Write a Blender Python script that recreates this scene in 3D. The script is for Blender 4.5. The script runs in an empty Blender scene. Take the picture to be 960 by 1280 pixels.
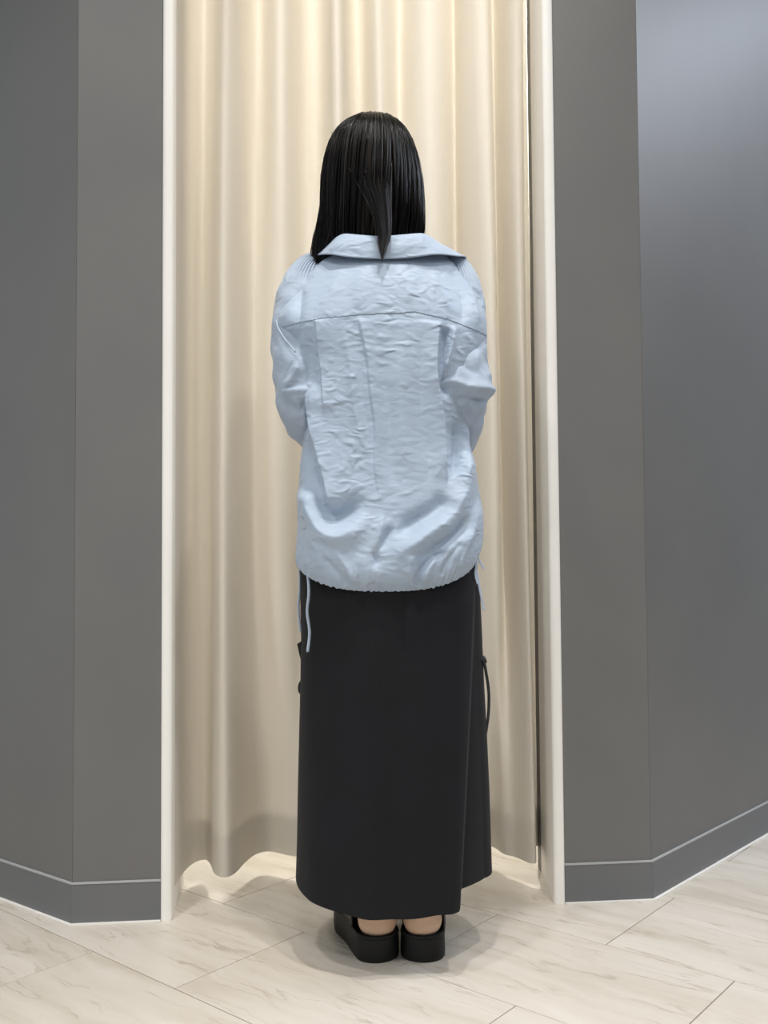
import bpy, bmesh, math, random
import numpy as np
from mathutils import Vector, Matrix

random.seed(7)
rng = np.random.default_rng(11)
sc = bpy.context.scene
C = sc.collection

# ------------------------------------------------------------------ camera
F, CAMH = 1200.0, 0.80                       # focal length in pixels of a 960x1280 frame, eye height
PITCH, ROLL = math.radians(2.4), math.radians(0.4)
FW = np.array([0, math.cos(PITCH), math.sin(PITCH)])
U0 = np.array([0, -math.sin(PITCH), math.cos(PITCH)])
R0 = np.array([1.0, 0, 0])
RT = math.cos(ROLL) * R0 - math.sin(ROLL) * U0
UP = math.sin(ROLL) * R0 + math.cos(ROLL) * U0
CAM = np.array([0, 0, CAMH])
cd = bpy.data.cameras.new('camera')
cd.sensor_fit = 'VERTICAL'
cd.sensor_height = 32.0
cd.sensor_width = 24.0
cd.lens = F * 32.0 / 1280.0
cd.clip_start = 0.05
cam = bpy.data.objects.new('camera', cd)
C.objects.link(cam)
M = Matrix(((RT[0], UP[0], -FW[0], 0), (RT[1], UP[1], -FW[1], 0), (RT[2], UP[2], -FW[2], CAMH), (0, 0, 0, 1)))
cam.matrix_world = M
sc.camera = cam

# ------------------------------------------------------------------ exposure, world, lights
sc.view_settings.view_transform = 'Standard'
sc.view_settings.look = 'None'
sc.view_settings.gamma = 1.0
sc.view_settings.exposure = 0.0
sc.view_settings.use_curve_mapping = False

w = bpy.data.worlds.new('world')
sc.world = w
w.use_nodes = True
w.node_tree.nodes['Background'].inputs[0].default_value = (0.86, 0.93, 1.0, 1)
w.node_tree.nodes['Background'].inputs[1].default_value = 0.56


def lamp(name, kind, loc, target, energy, color, size=0.2, size_y=None, spot=None, blend=0.6):
    ld = bpy.data.lights.new(name, kind)
    ld.energy = energy
    ld.color = color
    if kind == 'AREA':
        ld.shape = 'RECTANGLE' if size_y else 'DISK'
        ld.size = size
        if size_y:
            ld.size_y = size_y
    else:
        ld.shadow_soft_size = size
    if kind == 'SPOT':
        ld.spot_size = math.radians(spot)
        ld.spot_blend = blend
    o = bpy.data.objects.new(name, ld)
    C.objects.link(o)
    o.location = loc
    d = Vector(target) - Vector(loc)
    o.rotation_euler = d.to_track_quat('-Z', 'Y').to_euler()
    return o


ZL = 3.12                                      # lamps sit in the shop ceiling
for nm, lx, ly, en, sz in (('downlight_front', 0.05, 1.38, 10, 0.09), ('downlight_right', 0.62, 1.02, 11, 0.09), ('downlight_left', -0.95, 0.80, 11, 0.2),
                           ('downlight_rear_left', -1.3, -0.7, 20, 0.3), ('downlight_rear', 0.1, -0.8, 17, 0.3), ('downlight_rear_right', 1.4, -0.6, 9, 0.3)):
    lamp(nm, 'AREA', (lx, ly, ZL), (lx, ly + 0.25, 0.0), en, (1.0, 0.975, 0.94), sz).data.spread = math.radians(120)
# lamp inside the fitting room
lamp('cabin_downlight', 'AREA', (-0.05, 3.2, ZL), (-0.05, 3.0, 0.0), 50, (1.0, 0.985, 0.95), 0.2)
# cool light panel in the shop ceiling on the right hand side
lamp('shop_light_panel', 'AREA', (3.3, 2.7, ZL), (3.3, 2.7, 0.0), 90, (0.78, 0.86, 1.0), 2.1, 1.5)


# ------------------------------------------------------------------ helpers
def at(px, py, Y):
    d = FW[:, None] + RT[:, None] * ((np.atleast_1d(px) - 480) / F) - UP[:, None] * ((np.atleast_1d(py) - 640) / F)
    p = CAM[:, None] + d * (np.atleast_1d(Y) / d[1])
    return p.T


def at1(px, py, Y):
    return at(px, py, Y)[0]


def pix(P):
    d = P - CAM
    z = d @ FW
    return 480 + F * (d @ RT) / z, 640 - F * (d @ UP) / z


def lin(r, g, b):
    def c(v):
        v /= 255.0
        return v / 12.92 if v <= 0.04045 else ((v + 0.055) / 1.055) ** 2.4
    return (c(r), c(g), c(b), 1.0)


def link(name, me, mat=None, parent=None, smooth=True):
    o = bpy.data.objects.new(name, me)
    C.objects.link(o)
    if mat and not me.materials:
        me.materials.append(mat)
    if smooth:
        me.polygons.foreach_set('use_smooth', [True] * len(me.polygons))
    if parent:
        o.parent = parent
    return o


def mesh(name, verts, faces, mat=None, parent=None, smooth=True):
    me = bpy.data.meshes.new(name)
    verts = np.asarray(verts, dtype=np.float32)
    if isinstance(faces, np.ndarray):
        n, k = faces.shape
        me.vertices.add(len(verts))
        me.vertices.foreach_set('co', verts.ravel())
        me.loops.add(n * k)
        me.loops.foreach_set('vertex_index', faces.astype(np.int32).ravel())
        me.polygons.add(n)
        me.polygons.foreach_set('loop_start', np.arange(0, n * k, k, dtype=np.int32))
        me.update(calc_edges=True)
        me.validate()
    else:
        me.from_pydata([tuple(map(float, v)) for v in verts], [], faces)
        me.update()
    return link(name, me, mat, parent, smooth)


def grid_faces(nr, nc, wrap=False):
    i = np.arange(nr - 1)[:, None]
    j = np.arange(nc if wrap else nc - 1)[None, :]
    j2 = (j + 1) % nc
    a = i * nc + j
    b = i * nc + j2
    c = (i + 1) * nc + j2
    d = (i + 1) * nc + j
    return np.stack([a, d, c, b], -1).reshape(-1, 4)


def bevel(o, width, seg=2, angle=40):
    m = o.modifiers.new('bevel', 'BEVEL')
    m.width = width
    m.segments = seg
    m.limit_method = 'ANGLE'
    m.angle_limit = math.radians(angle)
    return o


def solidify(o, t, offset=-1):
    m = o.modifiers.new('solidify', 'SOLIDIFY')
    m.thickness = t
    m.offset = offset
    return o


def prism(name, pts, z0, z1, mat, parent=None):
    n = len(pts)
    area = sum(pts[i][0] * pts[(i + 1) % n][1] - pts[(i + 1) % n][0] * pts[i][1] for i in range(n))
    if area < 0:
        pts = pts[::-1]
    v = [(x, y, z0) for x, y in pts] + [(x, y, z1) for x, y in pts]
    f = [tuple(range(n))[::-1], tuple(range(n, 2 * n))]
    f += [(i, (i + 1) % n, n + (i + 1) % n, n + i) for i in range(n)]
    return mesh(name, v, f, mat, parent, smooth=False)


def tube(name, pts, rad, mat, parent=None, n=8, flat=1.0):
    pts = [Vector(p) for p in pts]
    rad = [rad] * len(pts) if not hasattr(rad, '__len__') else rad
    vs, fs = [], []
    t0 = (pts[1] - pts[0]).normalized()
    s = t0.orthogonal().normalized()
    for i, p in enumerate(pts):
        t = (pts[min(i + 1, len(pts) - 1)] - pts[max(i - 1, 0)]).normalized()
        s = (s - t * s.dot(t)).normalized()
        b = t.cross(s)
        for k in range(n):
            a = 2 * math.pi * k / n
            vs.append(p + (s * math.cos(a) + b * math.sin(a) * flat) * rad[i])
    for i in range(len(pts) - 1):
        for k in range(n):
            fs.append((i * n + k, i * n + (k + 1) % n, (i + 1) * n + (k + 1) % n, (i + 1) * n + k))
    fs.append(tuple(range(n))[::-1])
    fs.append(tuple((len(pts) - 1) * n + k for k in range(n)))
    return mesh(name, vs, fs, mat, parent)


def smooth_path(pts, n=24):
    pts = np.asarray(pts, float)
    t = np.linspace(0, len(pts) - 1, n)
    i = np.clip(t.astype(int), 0, len(pts) - 2)
    u = (t - i)[:, None]
    p0, p1 = pts[np.maximum(i - 1, 0)], pts[i]
    p2, p3 = pts[i + 1], pts[np.minimum(i + 2, len(pts) - 1)]
    return 0.5 * ((2 * p1) + (-p0 + p2) * u + (2 * p0 - 5 * p1 + 4 * p2 - p3) * u ** 2 + (-p0 + 3 * p1 - 3 * p2 + p3) * u ** 3)


def struct(o):
    o['kind'] = 'structure'
    return o


def sstep(a, b, x):
    t = np.clip((x - a) / (b - a), 0, 1)
    return t * t * (3 - 2 * t)


def gsmooth(a, s):
    k = np.arange(-int(3 * s) - 1, int(3 * s) + 2)
    g = np.exp(-(k / s) ** 2 / 2)
    g /= g.sum()
    return np.convolve(np.pad(a, len(k) // 2, mode='edge'), g, mode='valid')


# distance to a polyline given in the plane of the cloth: unsigned, side (+ = left when walking down), position 0..1
def poly_d(x, y, poly):
    poly = np.asarray(poly, float)
    L = np.concatenate([[0], np.cumsum(np.hypot(*np.diff(poly, axis=0).T))])
    best = np.full(x.shape, 1e9)
    sg = np.zeros(x.shape)
    tt = np.zeros(x.shape)
    for i in range(len(poly) - 1):
        a, b = poly[i], poly[i + 1]
        e = b - a
        ll = e @ e
        t = np.clip(((x - a[0]) * e[0] + (y - a[1]) * e[1]) / ll, 0, 1)
        d = np.hypot(x - a[0] - t * e[0], y - a[1] - t * e[1])
        m = d < best
        best[m] = d[m]
        cr = e[0] * (y - a[1]) - e[1] * (x - a[0])
        sg[m] = np.sign(cr)[m]
        tt[m] = ((L[i] + t * math.sqrt(ll)) / L[-1])[m]
    return best, sg, tt


def taper(t, a, b):
    r = np.ones_like(t)
    if a > 0:
        r *= sstep(0, a, t)
    if b > 0:
        r *= 1 - sstep(1 - b, 1, t)
    return r


_wx = [(rng.uniform(.02, .07), rng.uniform(.02, .07), rng.uniform(0, 6), rng.uniform(.6, 1.6)) for _ in range(8)]


def field(x, y, folds):
    """sum of folds: ('r', poly, width, height) ridge; ('s', poly, width, height, side) sharp pleat edge"""
    h = np.zeros(x.shape)
    wx = sum(a_ * np.sin(p * x + q * y + r_) for p, q, r_, a_ in _wx[:4])
    wy = sum(a_ * np.sin(p * x - q * y + r_) for p, q, r_, a_ in _wx[4:])
    x, y = x + wx * 0.9, y + wy * 0.9          # cloth never creases along ruler lines
    for fd in folds:
        kind, poly, wd, hh = fd[:4]
        if len(poly) > 2 and wd > 2:
            poly = smooth_path(poly, len(poly) * 4)
        if kind == 'r':
            d, s, t = poly_d(x, y, poly)
            ta, tb = fd[4] if len(fd) > 4 else (0.3, 0.3)
            cu = 0.5 if wd < 8 else 0.22
            h += hh * ((1 - cu) * np.exp(-(d / wd) ** 2) + cu * np.exp(-1.6 * d / wd)) * taper(t, ta, tb)
        else:
            d, s, t = poly_d(x, y, poly)
            ta, tb = fd[5] if len(fd) > 5 else (0.15, 0.3)
            sd = d * s * fd[4]
            prof = np.where(sd > 0, np.exp(-np.maximum(sd, 0) / wd), 0) * sstep(-0.4, 1.6, sd)
            h += hh * prof * taper(t, ta, tb)
    return h


# ------------------------------------------------------------------ materials
def principled(name, color, rough=0.5, **kw):
    m = bpy.data.materials.new(name)
    m.use_nodes = True
    b = m.node_tree.nodes['Principled BSDF']
    b.inputs['Base Color'].default_value = color
    b.inputs['Roughness'].default_value = rough
    for k, v in kw.items():
        b.inputs[k].default_value = v
    return m, m.node_tree, b


def N(nt, typ, **kw):
    n = nt.nodes.new(typ)
    for k, v in kw.items():
        if k in n.inputs:
            n.inputs[k].default_value = v
        else:
            setattr(n, k, v)
    return n


def mapped(nt, scale=(1, 1, 1), rot=(0, 0, 0), src='Object'):
    tc = N(nt, 'ShaderNodeTexCoord')
    mp = N(nt, 'ShaderNodeMapping')
    mp.inputs['Scale'].default_value = scale
    mp.inputs['Rotation'].default_value = rot
    nt.links.new(tc.outputs[src], mp.inputs['Vector'])
    return mp.outputs[0]


def ramp(nt, fac, stops):
    r = N(nt, 'ShaderNodeValToRGB')
    el = r.color_ramp.elements
    while len(el) < len(stops):
        el.new(0.5)
    for e, (p, c) in zip(el, stops):
        e.position = p
        e.color = c
    nt.links.new(fac, r.inputs[0])
    return r.outputs[0]


def bump(nt, b, h, strength, dist=0.002, prev=None):
    n = N(nt, 'ShaderNodeBump')
    n.inputs['Strength'].default_value = strength
    n.inputs['Distance'].default_value = dist
    nt.links.new(h, n.inputs['Height'])
    if prev:
        nt.links.new(prev, n.inputs['Normal'])
    if b:
        nt.links.new(n.outputs[0], b.inputs['Normal'])
    return n.outputs[0]


def noise_mat(name, c0, c1, rough, nscale, bscale, bstr, bdist=0.001, **kw):
    m, nt, b = principled(name, c0, rough, **kw)
    n = N(nt, 'ShaderNodeTexNoise', Scale=nscale, Detail=5.0)
    nt.links.new(mapped(nt), n.inputs['Vector'])
    nt.links.new(ramp(nt, n.outputs[0], [(0.3, c0), (0.7, c1)]), b.inputs['Base Color'])
    n2 = N(nt, 'ShaderNodeTexNoise', Scale=bscale, Detail=3.0)
    nt.links.new(mapped(nt), n2.inputs['Vector'])
    bump(nt, b, n2.outputs[0], bstr, bdist)
    return m


MAT = {}
MAT['wall'] = noise_mat('grey_wall_vinyl', lin(109, 108, 107), lin(113, 112, 110), 0.48, 4, 450, 0.12)
MAT['baseboard'] = noise_mat('grey_baseboard_vinyl', lin(104, 106, 109), lin(108, 109, 111), 0.42, 6, 500, 0.06)
MAT['cap'] = noise_mat('baseboard_cap_highlight', lin(170, 172, 174), lin(178, 179, 180), 0.4, 8, 300, 0.05)  # pale grey paints the highlight along the top bevel
MAT['caulk'] = noise_mat('white_caulk', lin(232, 228, 220), lin(240, 237, 232), 0.55, 30, 200, 0.1)
MAT['jamb'] = noise_mat('cream_jamb_paint', lin(244, 241, 234), lin(247, 244, 238), 0.42, 5, 160, 0.05)
MAT['plaster'] = noise_mat('white_plaster', lin(226, 224, 218), lin(231, 229, 224), 0.8, 5, 120, 0.1)
MAT['grout'] = noise_mat('floor_grout', lin(120, 108, 95), lin(132, 121, 108), 0.8, 20, 200, 0.1)
MAT['dark'] = noise_mat('added_dark_wall', lin(40, 42, 47), lin(45, 47, 52), 0.5, 4, 200, 0.1)  # for the unseen wall added on the right
MAT['scuff'] = noise_mat('scuff', lin(120, 116, 108), lin(140, 136, 126), 0.8, 60, 200, 0.1)

# travertine-look floor tile, veins run along the long side of the tile
TANG = math.radians(-40)
m, nt, b = principled('travertine_tile', lin(205, 196, 182), 0.4)
tc = N(nt, 'ShaderNodeTexCoord')
oi = N(nt, 'ShaderNodeObjectInfo')
vm = N(nt, 'ShaderNodeVectorMath', operation='MULTIPLY_ADD')
vm.inputs[1].default_value = (0, 0, 0)
cmb = N(nt, 'ShaderNodeCombineXYZ')
mul = N(nt, 'ShaderNodeMath', operation='MULTIPLY')
mul.inputs[1].default_value = 37.0
nt.links.new(oi.outputs['Random'], mul.inputs[0])
for k in range(3):
    nt.links.new(mul.outputs[0], cmb.inputs[k])
add = N(nt, 'ShaderNodeVectorMath', operation='ADD')
nt.links.new(tc.outputs['Object'], add.inputs[0])
nt.links.new(cmb.outputs[0], add.inputs[1])
# gentle waviness so the veins wander
wob = N(nt, 'ShaderNodeTexNoise', Scale=9.0, Detail=4.0)
nt.links.new(add.outputs[0], wob.inputs['Vector'])
wsc = N(nt, 'ShaderNodeVectorMath', operation='SCALE')
wsc.inputs['Scale'].default_value = 0.055
nt.links.new(wob.outputs['Color'], wsc.inputs[0])
add2 = N(nt, 'ShaderNodeVectorMath', operation='ADD')
nt.links.new(add.outputs[0], add2.inputs[0])
nt.links.new(wsc.outputs[0], add2.inputs[1])


def stretched(sx, sy, scale, det, rough=0.55):
    mp = N(nt, 'ShaderNodeMapping')
    mp.inputs['Scale'].default_value = (sx, sy, 1)
    nt.links.new(add2.outputs[0], mp.inputs['Vector'])
    n = N(nt, 'ShaderNodeTexNoise', Scale=scale, Detail=det, Roughness=rough)
    nt.links.new(mp.outputs[0], n.inputs['Vector'])
    return n.outputs[0]


base = ramp(nt, stretched(1.2, 8, 2.2, 6), [(0.28, lin(197, 187, 172)), (0.48, lin(209, 201, 189)), (0.74, lin(218, 211, 201))])
vein = stretched(1.0, 9.0, 2.3, 5, 0.5)
sub = N(nt, 'ShaderNodeMath', operation='SUBTRACT')
sub.inputs[1].default_value = 0.5
nt.links.new(vein, sub.inputs[0])
ab = N(nt, 'ShaderNodeMath', operation='ABSOLUTE')
nt.links.new(sub.outputs[0], ab.inputs[0])
vf = ramp(nt, ab.outputs[0], [(0.0, (1, 1, 1, 1)), (0.02, (0, 0, 0, 1))])
brk = ramp(nt, stretched(3, 6, 3.0, 3), [(0.40, (0, 0, 0, 1)), (0.64, (0.62, 0.62, 0.62, 1))])
mm = N(nt, 'ShaderNodeMath', operation='MULTIPLY')
nt.links.new(vf, mm.inputs[0])
nt.links.new(brk, mm.inputs[1])
mix = N(nt, 'ShaderNodeMix', data_type='RGBA')
nt.links.new(mm.outputs[0], mix.inputs['Factor'])
nt.links.new(base, mix.inputs['A'])
mix.inputs['B'].default_value = lin(160, 147, 129)
nt.links.new(mix.outputs['Result'], b.inputs['Base Color'])
bump(nt, b, stretched(1.5, 12, 12, 5), 0.10, 0.001)
MAT['tile'] = m


def fabric_translucent(name, c, trans, rough, wscale):
    m, nt, b = principled(name, c, rough)
    b.inputs['Sheen Weight'].default_value = 0.15
    tr = N(nt, 'ShaderNodeBsdfTranslucent')
    tr.inputs['Color'].default_value = c
    mx = N(nt, 'ShaderNodeMixShader')
    mx.inputs[0].default_value = trans
    nt.links.new(b.outputs[0], mx.inputs[1])
    nt.links.new(tr.outputs[0], mx.inputs[2])
    nt.links.new(mx.outputs[0], nt.nodes['Material Output'].inputs[0])
    wv = N(nt, 'ShaderNodeTexWave', Scale=wscale, Distortion=0.6)
    wv.bands_direction = 'DIAGONAL'
    nt.links.new(mapped(nt), wv.inputs['Vector'])
    bump(nt, b, wv.outputs['Fac'], 0.12, 0.0006)
    return m


MAT['curtain'] = fabric_translucent('cream_curtain_cloth', lin(224, 217, 205), 0.17, 0.8, 220)

# crinkled pale blue shirting
def shirting(name, c0, c1, crinkle, trans=0.0):
    m, nt, b = principled(name, c0, 0.58)
    b.inputs['Sheen Weight'].default_value = 0.2
    b.inputs['Specular IOR Level'].default_value = 0.45
    n = N(nt, 'ShaderNodeTexNoise', Scale=7.0, Detail=3.0)
    nt.links.new(mapped(nt), n.inputs['Vector'])
    nt.links.new(ramp(nt, n.outputs[0], [(0.3, c0), (0.7, c1)]), b.inputs['Base Color'])
    # horizontal crinkles of the washed cloth
    n1 = N(nt, 'ShaderNodeTexNoise', Scale=27.0, Detail=6.0, Roughness=0.62, Distortion=0.7)
    n1.noise_type = 'RIDGED_MULTIFRACTAL'
    nt.links.new(mapped(nt, (1.0, 1.0, 1.9), (0.0, 0.22, 0.0)), n1.inputs['Vector'])
    n1b = N(nt, 'ShaderNodeTexNoise', Scale=13.0, Detail=4.0, Roughness=0.55, Distortion=0.9)
    n1b.noise_type = 'RIDGED_MULTIFRACTAL'
    nt.links.new(mapped(nt, (1.0, 1.0, 1.3), (0.0, -0.7, 0.0)), n1b.inputs['Vector'])
    msk = N(nt, 'ShaderNodeTexNoise', Scale=9.0, Detail=2.0)
    nt.links.new(mapped(nt, (1.3, 1.3, 0.8)), msk.inputs['Vector'])
    mk = N(nt, 'ShaderNodeMath', operation='MULTIPLY')
    nt.links.new(ramp(nt, msk.outputs[0], [(0.40, (0.12, 0.12, 0.12, 1)), (0.62, (1, 1, 1, 1))]), mk.inputs[0])
    nt.links.new(n1.outputs[0], mk.inputs[1])
    p = bump(nt, None, mk.outputs[0], crinkle, 0.006)
    p = bump(nt, None, n1b.outputs[0], crinkle * 0.35, 0.008, p)
    n3 = N(nt, 'ShaderNodeTexVoronoi', Scale=34.0)
    n3.feature = 'DISTANCE_TO_EDGE'
    nt.links.new(mapped(nt, (0.8, 0.8, 1.7), (0.0, 0.5, 0.0)), n3.inputs['Vector'])
    p = bump(nt, None, n3.outputs['Distance'], crinkle * 0.35, 0.004, p)
    n2 = N(nt, 'ShaderNodeTexNoise', Scale=420.0, Detail=2.0)
    nt.links.new(mapped(nt), n2.inputs['Vector'])
    bump(nt, b, n2.outputs[0], 0.12, 0.001, p)
    if trans:
        tr = N(nt, 'ShaderNodeBsdfTranslucent')
        tr.inputs['Color'].default_value = c0
        mx = N(nt, 'ShaderNodeMixShader')
        mx.inputs[0].default_value = trans
        nt.links.new(b.outputs[0], mx.inputs[1])
        nt.links.new(tr.outputs[0], mx.inputs[2])
        nt.links.new(mx.outputs[0], nt.nodes['Material Output'].inputs[0])
    return m


MAT['shirt'] = shirting('pale_blue_crinkle_cotton', lin(164, 180, 199), lin(171, 186, 204), 1.0)
MAT['sleeve'] = shirting('sheer_pale_blue_cotton', lin(168, 183, 201), lin(175, 188, 205), 0.7, 0.08)
MAT['cord'] = noise_mat('pale_blue_cord', lin(170, 184, 202), lin(184, 196, 212), 0.6, 60, 300, 0.3)
MAT['skirt'] = noise_mat('charcoal_suiting', lin(20, 20, 23), lin(22, 22, 27), 0.75, 6, 700, 0.2, **{'Sheen Weight': 0.04, 'Specular IOR Level': 0.2})
MAT['skirt_trim'] = noise_mat('black_cotton_tape', lin(24, 24, 26), lin(30, 30, 32), 0.6, 40, 600, 0.3)
MAT['shoe'] = noise_mat('black_shoe_rubber', lin(15, 15, 16), lin(18, 18, 19), 0.5, 20, 260, 0.1, **{'Specular IOR Level': 0.3})
MAT['shoe_upper'] = noise_mat('black_shoe_leather', lin(15, 15, 16), lin(19, 19, 20), 0.3, 20, 260, 0.15)
MAT['skin'] = noise_mat('skin', lin(206, 172, 144), lin(214, 181, 154), 0.5, 30, 300, 0.1, **{'Subsurface Weight': 0.12, 'Subsurface Scale': 0.01})
MAT['lip'] = noise_mat('lip', lin(186, 104, 98), lin(194, 112, 106), 0.4, 30, 300, 0.1)
MAT['eye'] = noise_mat('eye', lin(235, 232, 228), lin(240, 237, 233), 0.2, 30, 300, 0.0)
MAT['iris'] = noise_mat('iris', lin(42, 28, 20), lin(52, 34, 24), 0.2, 30, 300, 0.0)
m, nt, b = principled('dark_brown_hair', lin(22, 19, 18), 0.3, **{'Specular IOR Level': 0.35})
at_ = N(nt, 'ShaderNodeTexNoise', Scale=60.0, Detail=4.0)
nt.links.new(mapped(nt, (1, 1, 0.06)), at_.inputs['Vector'])
nt.links.new(ramp(nt, at_.outputs[0], [(0.3, lin(5, 5, 5)), (0.7, lin(17, 14, 13))]), b.inputs['Base Color'])
MAT['hair'] = m

# ------------------------------------------------------------------ floor
e1 = np.array([math.cos(TANG), math.sin(TANG)])      # along the long side of the tiles
e2 = np.array([-e1[1], e1[0]])
TL, TW, GAP = 0.523, 0.339, 0.0022
floor = struct(prism('floor', [(-2.6, -2.2), (5.0, -2.2), (5.0, 4.6), (-2.6, 4.6)], -0.06, -0.0015, MAT['grout']))
floor['label'] = 'pale beige travertine look tile floor laid diagonally'
a, bb, tz = (TL - GAP) / 2, (TW - GAP) / 2, 0.006
ch = 0.0008
tv = [(-a, -bb, -tz), (a, -bb, -tz), (a, bb, -tz), (-a, bb, -tz),
      (-a, -bb, -ch), (a, -bb, -ch), (a, bb, -ch), (-a, bb, -ch),
      (-a + ch, -bb + ch, 0), (a - ch, -bb + ch, 0), (a - ch, bb - ch, 0), (-a + ch, bb - ch, 0)]
tf = [(8, 9, 10, 11)] + [(i, (i + 1) % 4, 4 + (i + 1) % 4, 4 + i) for i in range(4)] + \
     [(4 + i, 4 + (i + 1) % 4, 8 + (i + 1) % 4, 8 + i) for i in range(4)]
tme = bpy.data.meshes.new('tile')
tme.from_pydata(tv, [], tf)
tme.materials.append(MAT['tile'])
for row in range(-14, 16):
    off = -0.937 if row % 2 == 0 else -0.675
    n = 1.13 + (row + 0.5) * TW
    for k in range(-14, 16):
        e = off + (k + 0.5) * TL
        c = e1 * e + e2 * n
        if not (-2.5 < c[0] < 3.0 and 0.5 < c[1] < 4.5):
            continue
        o = bpy.data.objects.new('tile', tme)
        C.objects.link(o)
        o.parent = floor
        o.location = (c[0], c[1], rng.uniform(-0.0003, 0.0))
        o.rotation_euler = (0, 0, TANG)

# ------------------------------------------------------------------ walls of the fitting room
ZC = 3.15
LC = np.array([-0.682, 2.115])
RC = np.array([0.609, 2.239])
fd = (RC - LC) / np.linalg.norm(RC - LC)               # along the front
fn = np.array([fd[1], -fd[0]])                         # towards the shop
LD = np.array([-0.80, 0.60])
RD = np.array([0.677, 0.736])
JL0, JL1 = LC + fd * 0.189, LC + fd * 0.189 + fd * 0.024     # left jamb edge outer / inner
JR1 = RC - fd * 0.205
JR0 = JR1 - fd * 0.026


def seg_wall(name, p, q, thick, side):
    p, q = np.array(p), np.array(q)
    d = (q - p) / np.linalg.norm(q - p)
    nn = np.array([-d[1], d[0]]) * side
    return struct(bevel(prism(name, [tuple(p), tuple(q), tuple(q + nn * thick), tuple(p + nn * thick)], 0.0, ZC, MAT['wall']), 0.002))


def corner(name, pts):
    return struct(bevel(prism(name, [tuple(p) for p in pts], 0.0, ZC, MAT['wall']), 0.0015, 2))


back = -fn
w1 = corner('wall_front_left', [LC, JL0, JL0 + back * 0.24, LC + back * 0.24 + fd * 0.02])
w2 = corner('wall_front_right', [JR1, RC, RC + back * 0.24 - fd * 0.02, JR1 + back * 0.24])
mitL = LC + back * 0.24 + fd * 0.02
mitR = RC + back * 0.24 - fd * 0.02
LE, RE = LC + LD * 1.7, RC + RD * 1.9
w3 = corner('wall_left', [LC, mitL, LE + np.array([0.06, 0.08]) * 1.2, LE])
w4 = corner('wall_right', [RC, mitR, RE + np.array([-0.08, 0.06]) * 1.2, RE])

# baseboards with a cap highlight painted as a pale strip and a white caulk bead on the floor
BH = 0.089


def base_run(idx, name, p, q, parent_wall, ext0=0.0, ext1=0.0):
    p, q = np.array(p), np.array(q)
    d = (q - p) / np.linalg.norm(q - p)
    nn = np.array([d[1], -d[0]])
    o = bevel(prism(name, [tuple(p), tuple(q), tuple(q + nn * 0.004 + d * ext1), tuple(p + nn * 0.004 - d * ext0)], 0.0, BH - 0.003, MAT['baseboard']), 0.0007)
    struct(o)
    prism('cap_highlight', [tuple(p), tuple(q), tuple(q + nn * 0.0052 + d * ext1 * 1.2), tuple(p + nn * 0.0052 - d * ext0 * 1.2)], BH - 0.0036, BH, MAT['cap'], o)
    prism('caulk_line', [tuple(p), tuple(q), tuple(q + nn * 0.012 + d * ext1 * 2.6), tuple(p + nn * 0.012 - d * ext0 * 2.6)], 0.0, 0.003, MAT['caulk'], o)
    return o


mt = 0.0015
base_run(1, 'baseboard_front_left', LC, JL0, w1, mt, 0)
base_run(2, 'baseboard_front_right', JR1, RC, w2, 0, mt)
base_run(3, 'baseboard_left', LE, LC, w3, 0, mt)
base_run(4, 'baseboard_right', RC, RE, w4, mt, 0)


# door jambs: boards with a rounded front edge
def jamb(name, p0, p1, dirv, depth, proud):
    dirv = np.array(dirv) / np.linalg.norm(dirv)
    c = (p0 + p1) / 2
    r = np.linalg.norm(p1 - p0) / 2
    pts = []
    for k in range(9):
        a_ = math.pi * k / 8
        pts.append(tuple(c + fd * (-math.cos(a_) * r) + fn * (proud + math.sin(a_) * r * 0.55)))
    pts.append(tuple(p1 + dirv * depth))
    pts.append(tuple(p0 + dirv * depth))
    o = struct(prism(name, pts, 0.0, ZC, MAT['jamb']))
    o.data.polygons.foreach_set('use_smooth', [True] * len(o.data.polygons))
    m_ = o.modifiers.new('split', 'EDGE_SPLIT')
    m_.split_angle = math.radians(35)
    return o


j1 = jamb('trim_1', JL0, JL1, (-0.10, 1), 0.24, 0.002)
j2 = jamb('trim_2', JR0, JR1, (0.03, 1), 0.25, 0.002)
j1['label'] = 'left cream jamb board of the curtained opening'
j2['label'] = 'right cream jamb board of the curtained opening'
# cabin behind the curtain
cab_l = struct(prism('wall_cabin_left', [(-0.74, 2.42), (-0.64, 2.42), (-0.64, 3.72), (-0.74, 3.72)], 0, ZC, MAT['plaster']))
cab_r = struct(prism('wall_cabin_right', [(0.50, 2.52), (0.60, 2.52), (0.60, 3.72), (0.50, 3.72)], 0, ZC, MAT['plaster']))
cab_b = struct(prism('wall_back', [(-0.74, 3.72), (0.60, 3.72), (0.60, 3.82), (-0.74, 3.82)], 0, ZC, MAT['plaster']))
ceil = struct(prism('ceiling', [(-2.6, -2.2), (5.0, -2.2), (5.0, 4.6), (-2.6, 4.6)], ZC, ZC + 0.08, MAT['plaster']))

# unseen dark wall, added to darken the right wall and its reflections
struct(prism('wall_added_right', [(4.6, -2.0), (4.7, -2.0), (4.7, 4.4), (4.6, 4.4)], 0, ZC, MAT['dark']))

# ------------------------------------------------------------------ curtain
CY = lambda x: 2.115 + 0.096 * (x + 0.682) + 0.20
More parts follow.
